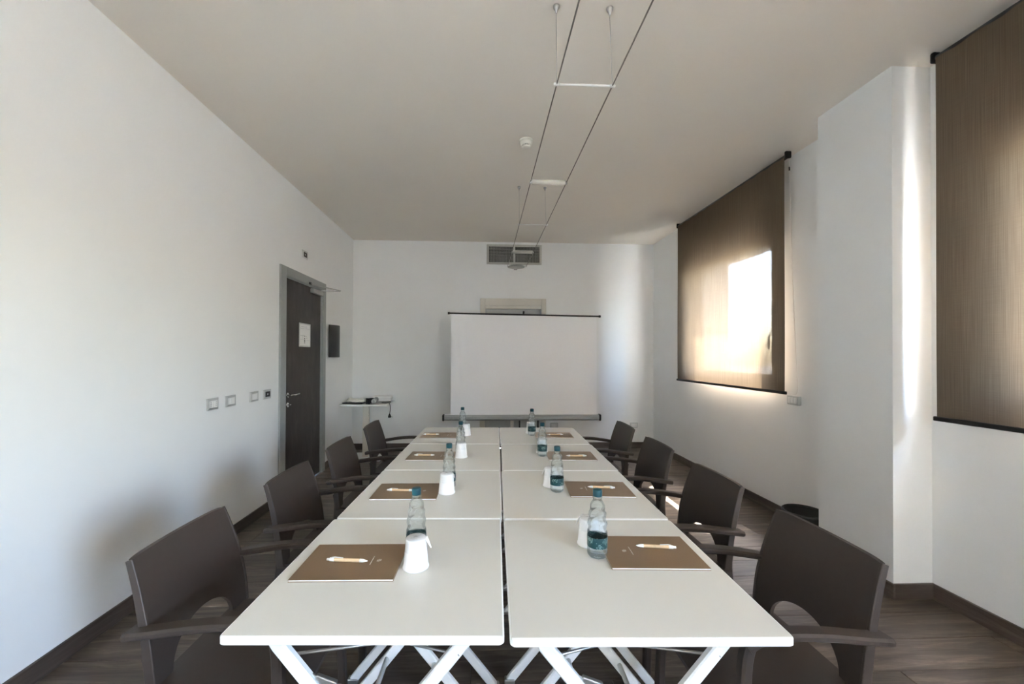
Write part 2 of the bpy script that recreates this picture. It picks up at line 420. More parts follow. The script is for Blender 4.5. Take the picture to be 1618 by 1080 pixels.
dpart(MB().box((.004, hy + .006, .893), (.03, .028, .010), bev=.003), 'lock_knob', 'chrome', leaf)
cl = dpart(MB().span((-.012, 4.47 - cy, 2.065), (.035, 4.735 - cy, 2.115), bev=.008), 'door_closer', 'steel')
dpart(MB().sweep([(.02, 4.70 - cy, 2.122), (.21, 4.78 - cy, 2.128)], .026, .010, (0, 1, 0)), 'closer_arm', 'steel', cl)
dpart(MB().sweep([(.21, 4.78 - cy, 2.136), (.022, 4.40 - cy, 2.150)], .024, .010, (0, 1, 0)), 'closer_arm', 'steel', cl)
dpart(MB().span((.014, 4.375 - cy, 2.14), (.032, 4.425 - cy, 2.165), bev=.003), 'closer_bracket', 'sconce', cl)

# evacuation notice on the leaf
sg = thing('door_notice', 'small framed white floor-plan notice fixed on the dark door', 'notice', (XL - .012, 4.345, 1.59))
sg_b = MB().span((0, -.135, -.125), (.005, .135, .125), bev=.002, seg=1).build('notice_frame', 'plate', sg)
MB().span((.005, -.122, -.112), (.0062, .122, .112)).build('notice_sheet', 'paper', sg)
pr = MB()
for (a, b, c, e) in ((-.115, .115, .066, .069), (-.115, -.0, -.008, -.005), (-.115, .0, -.05, -.047), (.03, .115, -.056, -.053), (-.055, -.052, -.05, .0), (.03, .033, .07, .1), (-.1, .02, .085, .089)):
    pr.span((.0062, a, c), (.0068, b, e))
pr.build('printed_plan', 'faint', sg)['kind'] = 'stuff'
pm = MB()
for (yy, zz, w, hh) in ((-.012, -.012, .012, .008), (-.012, -.038, .018, .012), (-.012, -.062, .022, .014), (-.012, -.082, .018, .008), (.025, -.012, .012, .005), (.04, -.03, .012, .005)):
    pm.span((.0062, yy - w / 2, zz - hh / 2), (.0069, yy + w / 2, zz + hh / 2))
pm.build('printed_symbol', 'mark', sg)['kind'] = 'stuff'

# ---- door_2: beige framed grey door behind the projection screen
d2 = struct(empty('door_2', (.477, YB, 0)))
for (a, b) in (((-.49, -.022, 0), (-.417, 0, 2.225)), ((.418, -.022, 0), (.488, 0, 2.225)), ((-.417, -.022, 2.118), (.418, 0, 2.225))):
    MB().span(a, b, bev=.004, seg=1).build('frame_board', 'beige', d2)
MB().span((-.417, .0, 2.075), (.418, .05, 2.118), bev=.003, seg=1).build('transom', 'beige', d2)
MB().span((-.40, .03, .01), (.40, .06, 2.07), bev=.003, seg=1).build('door_leaf', 'grey_panel', d2)
MB().span((-.43, .062, 0), (.43, .08, 2.13)).build('backing', 'grey_panel', d2)

# ------------------------------------------------------------------ windows
def window(idx, y0, y1, z0, z1, handle):
    w = struct(empty('window_%d' % idx, (XR + .06, (y0 + y1) / 2, z0)))
    hy_, H = (y1 - y0) / 2, z1 - z0
    fd0, fd1 = .0, .07
    fw_ = .055
    for (a, b) in (((fd0, -hy_, 0), (fd1, -hy_ + fw_, H)), ((fd0, hy_ - fw_, 0), (fd1, hy_, H)), ((fd0, -hy_ + fw_, H - fw_), (fd1, hy_ - fw_, H)), ((fd0, -hy_ + fw_, 0), (fd1, hy_ - fw_, fw_))):
        MB().span(a, b, bev=.004, seg=1).build('window_frame', 'win_frame', w)
    sy, sw = hy_ - fw_ + .012, .062
    zz0, zz1 = fw_ - .012, H - fw_ + .012
    for (a, b) in (((-.018, -sy, zz0), (.05, -sy + sw, zz1)), ((-.018, sy - sw, zz0), (.05, sy, zz1)), ((-.018, -sy + sw, zz1 - sw), (.05, sy - sw, zz1)), ((-.018, -sy + sw, zz0), (.05, sy - sw, zz0 + sw))):
        MB().span(a, b, bev=.006, seg=2).build('sash_bar', 'win_frame', w)
    MB().span((.012, -sy + sw, zz0 + sw), (.018, sy - sw, zz1 - sw)).build('pane', 'pane', w)
    if handle:
        hh = MB().span((-.028, -sy + .018, .40), (-.018, -sy + .044, .47), bev=.003).build('window_handle', 'sconce', w)
        MB().tube([(-.024, -sy + .03, .455), (-.062, -sy + .03, .455), (-.066, -sy + .03, .445), (-.066, -sy + .03, .33)], .008, 8).build('handle_grip', 'sconce', hh)
    # stone sill outside
    MB().span((.07, -hy_, -.0), (XO - XR - .06 + .03, hy_, .018), bev=.003, seg=1).build('window_sill', 'beige', w)
    return w
for i, w_ in enumerate(WIN): window(i + 1, *w_, handle=(i == 0))

# ------------------------------------------------------------------ roller blinds
def blind(y0, y1, z0, label, cord_y, xb=2.505):
    t = thing('roller_blind', label, 'blind', (xb, (y0 + y1) / 2, ZC), 0, 'brown woven roller blinds on the window wall')
    hw = (y1 - y0) / 2; zt = -.04
    n, k = 40, 24
    vs = []; fs = []
    for i in range(n + 1):
        yy = -hw + 2 * hw * i / n
        for j in range(k + 1):
            zz = (z0 - ZC + .008) + (zt - (z0 - ZC) - .008) * j / k
            xx = .004 * math.sin(i * .55 + 1.1 * math.sin(j * .2)) * (1 - j / k) * .8 + .0015 * math.sin(i * 1.7)
            vs.append((xx - .018, yy, zz))
    for i in range(n):
        for j in range(k):
            a = i * (k + 1) + j; fs.append((a, a + 1, a + k + 2, a + k + 1))
    MB().add(vs, fs, True).build('blind_cloth', 'blind', t)
    MB().tube([(0, -hw - .004, zt + .002), (0, hw + .004, zt + .002)], .019, 14).build('roller_tube', 'sconce', t)
    for s_ in (-1, 1):
        MB().box((.0, s_ * (hw + .015), -.03), (.05, .022, .058), bev=.008).build('bracket', 'black', t)
    MB().sweep([(-.018, -hw - .012, z0 - ZC), (-.018, hw + .012, z0 - ZC)], .024, .02, (0, 0, 1)).build('bottom_bar', 'black', t)
    if cord_y is not None:
        c = cord_y - (y0 + y1) / 2
        pts = [(.012, -hw - .014, -.05), (.014, -hw - .02, -.3), (.02, -hw - .035, -1.0), (.035, -hw - .058, -1.75), (.05, -hw - .055, -1.92), (.055, -hw - .03, -1.985), (.055, -hw + .0, -1.99)]
        MB().tube(smooth_path(pts, 40), .0022, 6).build('pull_chain', 'white_plastic', t)
        MB().tube([(.012, -hw - .0145, -.13), (.0125, -hw - .016, -.16)], .005, 8).build('chain_joiner', 'black', t)
    return t
def smooth_path(pts, n):
    pts = [Vector(p) for p in pts]; out = []
    P = [pts[0]] + pts + [pts[-1]]; segs = len(pts) - 1
    for i in range(n + 1):
        u = i / n * segs; k = min(int(u), segs - 1); t = u - k
        a, b, c, d = P[k], P[k + 1], P[k + 2], P[k + 3]
        out.append(.5 * ((2 * b) + (-a + c) * t + (2 * a - 5 * b + 4 * c - d) * t * t + (-a + 3 * b - 3 * c + d) * t ** 3))
    return out
blind(3.16, 4.935, 1.085, 'brown woven roller blind with sky glowing through, between the far corner and the pier', 3.1)
blind(.22, 2.068, 1.048, 'brown woven roller blind at the photo edge, on the near side of the pier', None)

# ------------------------------------------------------------------ tables
O2 = Vector((.062, .914)); AT = math.atan2(.104, 2.638)
DV = Vector((math.sin(AT), math.cos(AT))); SV = Vector((math.cos(AT), -math.sin(AT)))
def T(u, v, z=.0):
    p = O2 + SV * u + DV * v; return Vector((p.x, p.y, z))
ZT = .74; TW = .655
def make_table():
    t = empty('folding_table')
    hw = TW / 2
    MB().box((0, 0, ZT - .009), (TW - .006, TW - .006, .018), bev=.0015, seg=1).build('table_top', 'laminate', t)
    # rounded edge band
    pts = []; rc = .012
    for (sx, sy, a0) in ((1, -1, -90), (1, 1, 0), (-1, 1, 90), (-1, -1, 180)):
        for k in range(5):
            a = R(a0 + 22.5 * k); pts.append((sx * (hw - rc) + rc * math.cos(a), sy * (hw - rc) + rc * math.sin(a)))
    prof = [(-.006, -.0205), (-.002, -.0205), (0, -.018), (0, -.0035), (-.002, -.001), (-.0045, -.0004), (-.006, -.002)]
    vs = []; fs = []; n = len(pts); q = len(prof)
    for i, p in enumerate(pts):
        nx, ny = p[0] / hw, p[1] / hw
        for (d, z) in prof:
            vs.append((p[0] + d * (1 if abs(p[0]) > hw - rc - .0001 else 0) * (1 if p[0] > 0 else -1), p[1] + d * (1 if abs(p[1]) > hw - rc - .0001 else 0) * (1 if p[1] > 0 else -1), ZT + z))
    for i in range(n):
        for k in range(q):
            fs.append((i * q + k, ((i + 1) % n) * q + k, ((i + 1) % n) * q + (k + 1) % q, i * q + (k + 1) % q))
    MB().add(vs, fs).build('edge_band', 'edge', t)
    zu = ZT - .021
    for sy in (-1, 1):
        yy = sy * .225
        MB().box((0, yy, zu - .012), (.56, .03, .022), bev=.003, seg=1).build('top_rail', 'white_metal', t)
        for sx in (-1, 1):
            o = .014 * sx
            lg = MB().sweep([(sx * .265, yy + o, zu - .012), (sx * .235, yy + o, zu - .06), (-sx * .285, yy + o, .028), (-sx * .30, yy + o, .008)], .034, .02, (1, 0, .8)).build('leg', 'white_metal', t)
            MB().box((-sx * .297, yy + o, .012), (.044, .028, .022), bev=.005).build('foot_cap', 'steel', lg)
        MB().tube([(0, yy - .028, .372), (0, yy + .028, .372)], .011, 10).build('pivot', 'steel', t)
    for sx in (-1, 1):
        MB().tube([(sx * .09, -.225, .27), (sx * .09, .225, .27)], .009, 8).build('cross_bar', 'white_metal', t)
        MB().tube([(sx * .215, -.22, .62), (-sx * .05, .05, .47), (-sx * .12, .22, .55)], .004, 6).build('brace_rod', 'steel', t)
    MB().box((-.12, -.235, .56), (.055, .012, .03), mtx=Matrix.Rotation(R(20), 4, 'Y'), bev=.003).build('hinge_plate', 'steel', t)
    MB().sweep([(-.2, -.235, .605), (-.12, -.235, .56), (-.02, -.235, .535)], .012, .006, (0, 0, 1)).build('hinge_strap', 'steel', t)
    return t
tab = make_table()
tnames = {0: 'nearest the camera', 1: 'second from the camera', 2: 'third from the camera', 3: 'nearest the projection screen'}
jit = {(0, -1): (-.004, -.002, .1), (0, 1): (.003, -.006, .35), (1, -1): (.0005, .001, 0), (1, 1): (.001, .0, .05), (2, -1): (0, .002, .0), (2, 1): (.006, .002, -.1), (3, -1): (0, .006, 0), (3, 1): (0, .004, .1)}
first = True
for i in range(4):
    for s_ in (-1, 1):
        o = tab if first else copy_tree(tab); first = False
        ju, jv, ja = jit[(i, s_)]
        p = T(s_ * .3298 + ju, .3297 + .6594 * i + jv)
        o.location = (p.x, p.y, 0); o.rotation_euler = (0, 0, -AT + R(ja))
        tag(o, 'cream-topped white folding table, %s, in the row on the %s side' % (tnames[i], 'door' if s_ < 0 else 'window'), 'table', 'square folding tables pushed together')

# ------------------------------------------------------------------ chairs (built facing +x, origin on the floor)
def make_chair():
    t = empty('armchair')
    zs0, zs1 = .435, .80
    # back panel, curved, with an arched cut-out above the seat
    us = []
    N = 36
    for i in range(N + 1): us.append(-1 + 2 * i / N)
    AR, AZ = .66, .105
    us = sorted(set(us + [-AR, AR, -AR * .985, AR * .985, -AR * .94, AR * .94]))
    K = 14
    def zb(u): return zs0 + (AZ * math.sqrt(max(0, 1 - (u / AR) ** 2)) if abs(u) < AR else 0)
    def hwid(z):
        k = (z - zs0) / (zs1 - zs0); return .196 + .018 * math.sin(min(1, max(0, 1 - k)) * math.pi * .62)
    def xb(u, z):
        k = (z - zs0) / (zs1 - zs0)
        return -.178 - .018 * k - .062 * k ** 2 + .011 * u * u
    vs = []; fs = []; n = len(us)
    def pt(u, j, th):
        z = zb(u) + (zs1 - .004 * abs(u) ** 10 - zb(u)) * j / K
        return (xb(u, z) - th, u * hwid(z), z)
    for th in (0, .014):
        for u in us:
            for j in range(K + 1): vs.append(pt(u, j, th))
    q = K + 1; off = n * q
    for i in range(n - 1):
        for j in range(K):
            a = i * q + j
            fs.append((a, a + q, a + q + 1, a + 1)); fs.append((off + a, off + a + 1, off + a + q + 1, off + a + q))
        for j in (0, K):
            a = i * q + j; fs.append((a, a + q, off + a + q, off + a))
    for i in (0, n - 1):
        for j in range(K):
            a = i * q + j; fs.append((a, a + 1, off + a + 1, off + a))
    mb = MB().add(vs, fs, False)
    o = mb.build('backrest', 'chair', t)
    sm = [True] * len(mb.f)
    o.data.polygons.foreach_set('use_smooth', [True] * len(o.data.polygons))
    md = o.modifiers.new('edge', 'EDGE_SPLIT'); md.split_angle = R(45)
    # side lips that thicken the panel edges
    for s_ in (-1, 1):
        pts = [(xb(1, z) - .010, s_ * (hwid(z) + .002), z) for z in [zs0 + (zs1 - .005 - zs0) * k / 10 for k in range(11)]]
        MB().sweep(pts, [.030 - .010 * k / 10 for k in range(11)], .010, (1, 0, 0)).build('back_edge', 'chair', t)
    # seat: dished shell with a rolled front
    nx, ny = 16, 12; vs = []; fs = []
    for th in (0, .014):
        for i in range(nx + 1):
            u = i / nx; x = -.195 + .435 * u
            for j in range(ny + 1):
                w = -1 + 2 * j / ny
                hw = .20 + .012 * math.sin(u * math.pi)
                z = .437 + .008 * u - .014 * (1 - w * w) * math.sin(min(1, u * 1.15) * math.pi) - (.035 * ((u - .84) / .16) ** 2 if u > .84 else 0)
                vs.append((x, w * hw, z - th))
    q = ny + 1; off = (nx + 1) * q
    for i in range(nx):
        for j in range(ny):
            a = i * q + j; fs.append((a, a + q, a + q + 1, a + 1)); fs.append((off + a, off + a + 1, off + a + q + 1, off + a + q))
        for j in (0, ny):
            a = i * q + j; fs.append((a, a + q, off + a + q, off + a))
    for i in (0, nx):
        for j in range(ny):
            a = i * q + j; fs.append((a, a + 1, off + a + 1, off + a))
    o = MB().add(vs, fs, True).build('seat', 'chair', t)
    md = o.modifiers.new('edge', 'EDGE_SPLIT'); md.split_angle = R(45)
    for s_ in (-1, 1):
        y_ = s_ * .232
        arm = smooth_path([(-.232, s_ * .222, .603), (-.16, s_ * .232, .614), (-.04, s_ * .236, .630), (.07, s_ * .236, .634), (.14, s_ * .236, .626), (.178, s_ * .235, .604)], 22)
        MB().sweep(arm, [.05] * 2 + [.046] * 21, .022, (0, 1, 0), smooth=False, ch=.28).build('armrest', 'chair', t)
        MB().sweep(smooth_path([(.170, s_ * .235, .612), (.182, s_ * .234, .55), (.186, s_ * .232, .40), (.2, s_ * .238, .0)], 14), .034, .03, (0, 1, 0), ch=.2).build('leg', 'chair', t)
        rear = smooth_path([(-.197, s_ * .184, .52), (-.191, s_ * .187, .44), (-.206, s_ * .198, .30), (-.262, s_ * .214, .0)], 12)
        MB().sweep(rear, [.062 - .028 * min(1, k / 9) for k in range(13)], .026, (0, 1, 0), ch=.2).build('leg', 'chair', t)
        MB().sweep([(-.19, s_ * .212, .412), (.18, s_ * .214, .405)], .02, .04, (0, 1, 0)).build('seat_rail', 'chair', t)
    MB().sweep([(.178, -.222, .396), (.178, .222, .396)], .02, .034, (1, 0, 0)).build('cross_rail', 'chair', t)
    return t
chair = make_chair()
rc = [((.893, 1.285), 180.5), ((.924, 1.947), 180), ((.950, 2.65), 179.5), ((.980, 3.355), 178.6)]
lc = [((-.743, 1.381), -.8), ((-.711, 2.042), -1.6), ((-.695, 2.71), -1.2), ((-.675, 3.433), -.6)]
first = True
for lst, side in ((lc, 'door'), (rc, 'window')):
    for i, ((x, y), a) in enumerate(lst):
        o = chair if first else copy_tree(chair); first = False
        o.location = (x, y, 0); o.rotation_euler = (0, 0, R(a))
        tag(o, 'dark brown plastic armchair, %s, on the %s side of the tables' % (tnames[i], side), 'chair', 'brown armchairs along the tables')

# ------------------------------------------------------------------ notebooks and pens (built facing +x: emblem away from the sitter)
def make_notebook():
    t = empty('notebook')
    L, D = .297, .212
    MB().box((0, 0, .0008), (L, D, .0014), bev=.0004, seg=1).build('back_cover', 'kraft', t)
    MB().box((0, 0, .0035), (L - .003, D - .003, .0038), bev=.0003, seg=1).build('pages', 'paper', t)
    cv = MB().box((0, 0, .0061), (L, D, .0012), bev=.0004, seg=1).build('front_cover', 'kraft', t)
    em = MB()
    for k, (r_, o_) in enumerate(((.0065, -.004), (.0085, 0), (.0065, .004))):
        vs = []
        for a in range(16):
            an = 2 * math.pi * a / 16
            vs.append((.08 + o_ * 1.15 + .0016 * math.cos(an), r_ * math.sin(an) + o_ * .3, .00685))
        em.add(vs + [(x, y, z - .0003) for (x, y, z) in vs], [tuple(range(16))] + [(a, (a + 1) % 16, 16 + (a + 1) % 16, 16 + a) for a in range(16)])
    em.build('emblem', 'silver_ink', cv)
    tx = MB(); yy = -.026
    rnd = random.Random(3)
    while yy < .026:
        w = rnd.choice((.0014, .0018, .0022)); hgt = rnd.choice((.0022, .003, .003))
        tx.span((.057, yy, .0066), (.057 + hgt, yy + w, .00685)); yy += w + .0011
        if rnd.random() < .12: yy += .002
    tx.build('lettering', 'silver_ink', cv)
    return t
def make_pen():
    t = empty('ballpoint_pen')
    my = Matrix.Rotation(R(90), 4, 'Y')
    MB().lathe([(0, 0), (.0052, 0), (.0054, .002), (.0054, .078), (.0052, .08), (0, .08)], 14, (-.035, 0, .0056), my).build('barrel', 'pen', t)
    MB().lathe([(0, 0), (.0054, 0), (.005, .01), (.0026, .019), (.0014, .024), (0, .025)], 14, (.045, 0, .0056), my).build('tip', 'white_plastic', t)
    MB().lathe([(0, 0), (.0036, 0), (.0038, .008), (.0054, .009), (.0054, .024), (0, .024)], 14, (-.059, 0, .0056), my).build('push_cap', 'white_plastic', t)
    MB().sweep([(-.045, 0, .0115), (-.035, 0, .0135), (-.008, 0, .0115)], .004, .0014, (0, 1, 0)).build('clip', 'white_plastic', t)
    return t
nb0, pen0 = make_notebook(), make_pen()
nbL = [(-.468, .325, 1.0), (-.443, .96, 1.0), (-.432, 1.615, -1), (-.47, 2.268, -1)]
nbR = [(.474, .39, -.6), (.464, .998, -1.5), (.449, 1.63, -1), (.432, 2.288, -1)]
penL = [((-.414, 1.250), -6.5), ((-.378, 1.886), -5.), ((-.359, 2.539), -2.), ((-.40, 3.2), 1.)]
penR = [((.588, 1.302), 172), ((.586, 1.896), 172), ((.610, 2.497), 178), ((.60, 3.165), 180)]
first = True
for side, nbs, pens in (('door', nbL, penL), ('window', nbR, penR)):
    for i in range(4):
        n_ = nb0 if first else copy_tree(nb0); p_ = pen0 if first else copy_tree(pen0); first = False
        u, v, a = nbs[i]
        n_.location = T(u, v, ZT + .0002); n_.rotation_euler = (0, 0, -AT + R(a) + (math.pi if side == 'window' else 0))
        tag(n_, 'bronze-brown notebook with white pages, %s, on the %s side' % (tnames[i], side), 'notebook', 'notebooks laid on the tables')
        (px, py), pa = pens[i]
        p_.location = (px, py, ZT + .0070); p_.rotation_euler = (0, 0, R(pa))
        tag(p_, 'beech ballpoint pen on the notebook %s, %s side' % (tnames[i], side), 'pen', 'ballpoint pens on the notebooks')

# ------------------------------------------------------------------ bottles and cups
def make_bottle(label):
    t = empty('water_bottle')
    prof = [(0, .004), (.012, .006), (.020, .001), (.026, .0), (.0305, .005), (.0318, .012), (.0318, .03), (.0312, .032), (.0312, .066), (.0318, .068),
            (.0315, .078), (.0295, .085), (.0285, .089), (.0298, .095), (.0305, .104), (.029, .112), (.0268, .117), (.0275, .123), (.0282, .131),
            (.0268, .139), (.0238, .144), (.0232, .148), (.0242, .154), (.0235, .163), (.0205, .170), (.0168, .175), (.0145, .180), (.0138, .186), (.0138, .198), (0, .198)]
    def lob(a, z):
        if .07 < z < .165:
            return .0019 * math.sin(4 * a + z * 190) * math.sin((z - .07) / .095 * math.pi)
        if z < .03: return .0009 * math.cos(8 * a) * (1 - z / .03)
        return 0
    MB().lathe(prof, 40, lobes=lob).build('bottle_body', 'bottle', t)
    cp = []
    for (r_, z_) in [(0, .213), (.0125, .213), (.0142, .2115), (.0148, .208), (.0148, .193), (.0142, .1925), (.0142, .191)]: cp.append((r_, z_))
    MB().lathe(cp, 30, lobes=lambda a, z: (.0003 * (1 if int(a / (2 * math.pi) * 30 + .5) % 2 else -1) if .193 <= z <= .209 else 0)).build('cap', 'cap', t)
    MB().lathe([(.0152, .189), (.0158, .1885), (.0158, .1865), (.0142, .186)], 24).build('neck_ring', 'bottle', t)
    if label:
        MB().lathe([(.0321, .033), (.0324, .034), (.0324, .065), (.0321, .066)], 40).build('label', 'label', t)
    return t
bt = make_bottle(True)
bL = [(-.2075, 1.309), (-.153, 1.958), (-.130, 2.611), (-.150, 3.306)]
bR = [(.378, 1.275), (.364, 1.885), (.396, 2.548), (.413, 3.205)]
first = True
for side, bs in (('door', bL), ('window', bR)):
    for i, (x, y) in enumerate(bs):
        o = bt if first else copy_tree(bt); first = False
        o.location = (x, y, ZT + .0003); o.rotation_euler = (0, 0, R(37 * i + (20 if side == 'door' else 75)))
        tag(o, 'teal-capped water bottle %s, on the %s side' % (tnames[i], side), 'bottle', 'water bottles on the tables')
def make_cup():
    t = empty('paper_cup')
    MB().lathe([(0, .0895), (.0290, .0895), (.0300, .0885), (.0305, .086), (.0375, .006), (.0392, .005), (.0398, .0025), (.0388, 0), (.0368, 0.001), (.0365, .006), (.0295, .086), (0, .0865)], 36).build('cup_body', 'cup', t)
    # crumpled clear wrapper over the closed end, with a flap
    n = 28; vs = []; fs = []
    for k, (r_, z_) in enumerate(((.034, .052), (.0322, .07), (.0312, .084), (.0308, .0905), (.022, .0925), (.010, .0915), (.0, .093))):
        for j in range(n):
            a = 2 * math.pi * j / n; w = .0006 * math.sin(5 * a + k) + .0005 * math.sin(11 * a)
            vs.append(((r_ + w) * math.cos(a), (r_ + w) * math.sin(a), z_ + w * 1.5))
    for k in range(6):
        for j in range(n): fs.append((k * n + j, k * n + (j + 1) % n, (k + 1) * n + (j + 1) % n, (k + 1) * n + j))
    MB().add(vs, fs, True).build('wrapper', 'wrap', t)
    MB().sweep([(.030, .004, .089), (.0365, .004, .078), (.0455, .005, .058)], [.022, .018, .006], .0012, (0, 1, 0)).build('wrapper_flap', 'cup', t)
    return t
cup0 = make_cup()
cL = [(-.195, 1.226), (-.158, 1.880), (-.122, 2.530), (-.117, 3.215)]
cR = [(.372, 1.354), (.348, 1.962), (.408, 2.630), (.412, 3.287)]
first = True
for side, cs in (('door', cL), ('window', cR)):
    for i, (x, y) in enumerate(cs):
        o = cup0 if first else copy_tree(cup0); first = False
        o.location = (x, y, ZT + .0003); o.rotation_euler = (0, 0, R(-8 + 40 * i + (150 if side == 'window' else 0)))
        tag(o, 'upturned paper cup %s the bottle %s, %s side' % ('before' if side == 'door' else 'behind', tnames[i], side), 'cup', 'upturned paper cups on the tables')

# ------------------------------------------------------------------ projection screen
SY = 5.36
s = thing('projection_screen', 'white pull-up projection screen with black top bar and grey tube case', 'projector screen', (.56, SY, 0))
def sx_(x): return x - .56
n, k = 60, 40; vs = []; fs = []
for i in range(n + 1):
    u = i / n
    for j in range(k + 1):
        v = j / k
        xb_, xt_ = -.405 + u * (1.578 + .405), -.40 + u * (1.572 + .40)
        zt_ = 1.944 - .026 * u - .008; z_ = .575 + (zt_ - .575) * v
        w = .007 * math.exp(-((u - .05) / .05) ** 2) * math.sin(u * 110 + v * 5) * math.exp(-((v - .6) / .25) ** 2) + .004 * math.sin(u * 40) * (1 - v) * v
        vs.append((sx_(xb_ + (xt_ - xb_) * v), w, z_))
for i in range(n):
    for j in range(k):
        a = i * (k + 1) + j; fs.append((a, a + 1, a + k + 2, a + k + 1))
MB().add(vs, fs, True).build('screen_cloth', 'screen', s)
tb = MB().tube([(sx_(-.425), 0, 1.944), (sx_(1.606), 0, 1.918)], .011, 10).build('top_bar', 'black', s)
for x_, z_ in ((-.434, 1.9442), (1.614, 1.9178)):
    MB().lathe([(0, -.012), (.016, -.012), (.017, 0), (.016, .012), (0, .012)], 14, (sx_(x_), 0, z_), Matrix.Rotation(R(90), 4, 'Y')).build('end_cap', 'black', tb)
cs_ = MB().sweep([(sx_(-.485), 0, .546), (sx_(1.602), 0, .546)], .076, .074, (0, 0, 1), ch=.3).build('tube_case', 'grey_alu', s)
for x_ in (-.498, 1.616):
    MB().box((sx_(x_), 0, .546), (.028, .09, .090), bev=.014).build('end_cap', 'black', cs_)
MB().sweep([(sx_(.425), .06, .03), (sx_(.425), .06, 1.935)], .04, .028, (1, 0, 0)).build('mast', 'beige', s)
MB().sweep([(sx_(.575), .05, 1.935), (sx_(.575), .03, 1.985), (sx_(.575), -.01, 1.972), (sx_(.575), -.012, 1.945)], .02, .012, (1, 0, 0)).build('mast_hook', 'black', s)
for x_, yy in ((-.50, -.12), (.50, -.12), (0, .38)):
    MB().sweep([(sx_(.425) + x_ * .02, .06 + yy * .02, .40), (sx_(.425) + x_, .06 + yy, .012)], .024, .016, (0, 0, 1)).build('tripod_leg', 'steel', s)
for dx in (.525, .775):
    MB().box((sx_(dx), .02, .43), (.02, .03, .2), bev=.004).build('case_bracket', 'black', s)

# ------------------------------------------------------------------ corner table with the projector
st = thing('corner_table', 'small white pedestal table in the corner beyond the door', 'table', (-1.515, 5.45, 0))
MB().box((0, 0, .728), (.60, .50, .024), bev=.006).build('table_top', 'white_plastic', st)
MB().box((-.03, 0, .365), (.075, .075, .70), bev=.004, seg=1).build('column', 'beige', st)
MB().box((-.0, 0, .008), (.42, .42, .016), bev=.005, seg=1).build('base_plate', 'white_metal', st)
ct = .7405
pj = thing('video_projector', 'flat white video projector on the corner table', 'projector', (-1.335, 5.50, ct), R(6))
MB().box((0, 0, .052), (.25, .20, .07), bev=.018, seg=3).build('housing', 'white_plastic', pj)
MB().box((0, 0, .052), (.252, .202, .006), bev=.002, seg=1).build('seam_strip', 'faint', pj)
MB().lathe([(0, 0), (.032, 0), (.034, .02), (.026, .024), (.022, .012), (0, .010)], 20, (-.07, -.095, .047), Matrix.Rotation(R(90), 4, 'X')).build('lens', 'steel', pj)
for a in ((-.1, -.075), (.1, -.075), (0, .075)):
    MB().lathe([(0, 0), (.014, 0), (.012, .02), (0, .02)], 12, (a[0], a[1], 0)).build('foot', 'black', pj)
# white bag of leads, black power lead coil, a flat black pouch, plug hanging over the edge
def blob(name, label, cat, loc, rx, ry, rz, mt, seed, amp=.22):
    rnd = random.Random(seed); bm = bmesh.new(); bmesh.ops.create_icosphere(bm, subdivisions=3, radius=1)
    for v in bm.verts:
        d = 1 + amp * (math.sin(5 * v.co.x + seed) * math.cos(4 * v.co.y - seed) + .6 * math.sin(9 * v.co.z + 4 * v.co.x)) * .5
        v.co = Vector((v.co.x * rx * d, v.co.y * ry * d, max(v.co.z * d, -.55) * rz))
    z0 = min(v.co.z for v in bm.verts)
    bm.verts.index_update(); mb = MB().add([(v.co.x, v.co.y, v.co.z - z0) for v in bm.verts], [[v.index for v in f.verts] for f in bm.faces], True); bm.free()
    o = mb.build(name, mt, None, loc=loc); return tag(o, label, cat)
pouch = MB().box((0, 0, .008), (.27, .14, .016), rz=R(-6), bev=.006).build('black_pouch', 'black', None, loc=(-1.665, 5.33, ct)); tag(pouch, 'flat black pouch lying under the white leads on the corner table', 'pouch')
wl_ = thing('white_lead', 'bundled white lead lying on the black pouch on the corner table', 'cable', (-1.67, 5.335, ct + .0165))
rnd = random.Random(5)
for q in range(3):
    pts = []
    for k in range(40):
        a = k / 39 * 2 * math.pi * 2.5 + q
        pts.append((.085 * math.cos(a) * (1 + .15 * math.sin(3 * a)) + .015 * q - .01, .05 * math.sin(a), .012 + .012 * q + .008 * math.sin(2 * a + q) + .01 * k / 39))
    MB().tube(pts, .0075, 6).build('lead_loop', 'ivory', wl_)
MB().box((.085, -.03, .022), (.10, .05, .034), rz=R(14), bev=.01).build('adapter', 'ivory', wl_)
bl = thing('black_lead', 'coiled black lead between the white lead and the projector', 'cable', (-1.455, 5.30, ct))
for q in range(4):
    pts = []
    for k in range(30):
        a = k / 29 * 2 * math.pi * 1.8 + q * 1.3
        pts.append((.048 * math.cos(a), .04 * math.sin(a), .009 + .017 * q + .006 * math.sin(a * 1.5)))
    MB().tube(pts, .008, 6).build('lead_loop', 'black', bl)
MB().lathe([(0, 0), (.026, 0), (.03, .012), (.026, .024), (.012, .026), (.012, .02), (0, .02)], 18, (.06, -.04, .034), Matrix.Rotation(R(80), 4, 'X')).build('coupling', 'plate', bl)
pl = thing('power_lead', 'black mains lead hanging its plug over the corner table edge', 'cable', (-1.215, 5.38, ct))
MB().tube(smooth_path([(-.10, -.02, .006), (-.05, -.05, .006), (.0, -.055, .007), (.016, -.057, -.02), (.02, -.058, -.08), (.012, -.058, -.14)], 30), .0045, 8).build('lead', 'black', pl)
MB().lathe([(0, 0), (.006, 0), (.012, .012), (.019, .03), (.02, .05), (0, .052)], 14, (.012, -.058, -.135), Matrix.Rotation(R(180), 4, 'X')).build('plug', 'black', pl)
for dx in (-.009, .009): MB().tube([(.03, -.058 + dx, -.172), (.052, -.058 + dx, -.178)], .0024, 6).build('plug_pin', 'steel', pl)

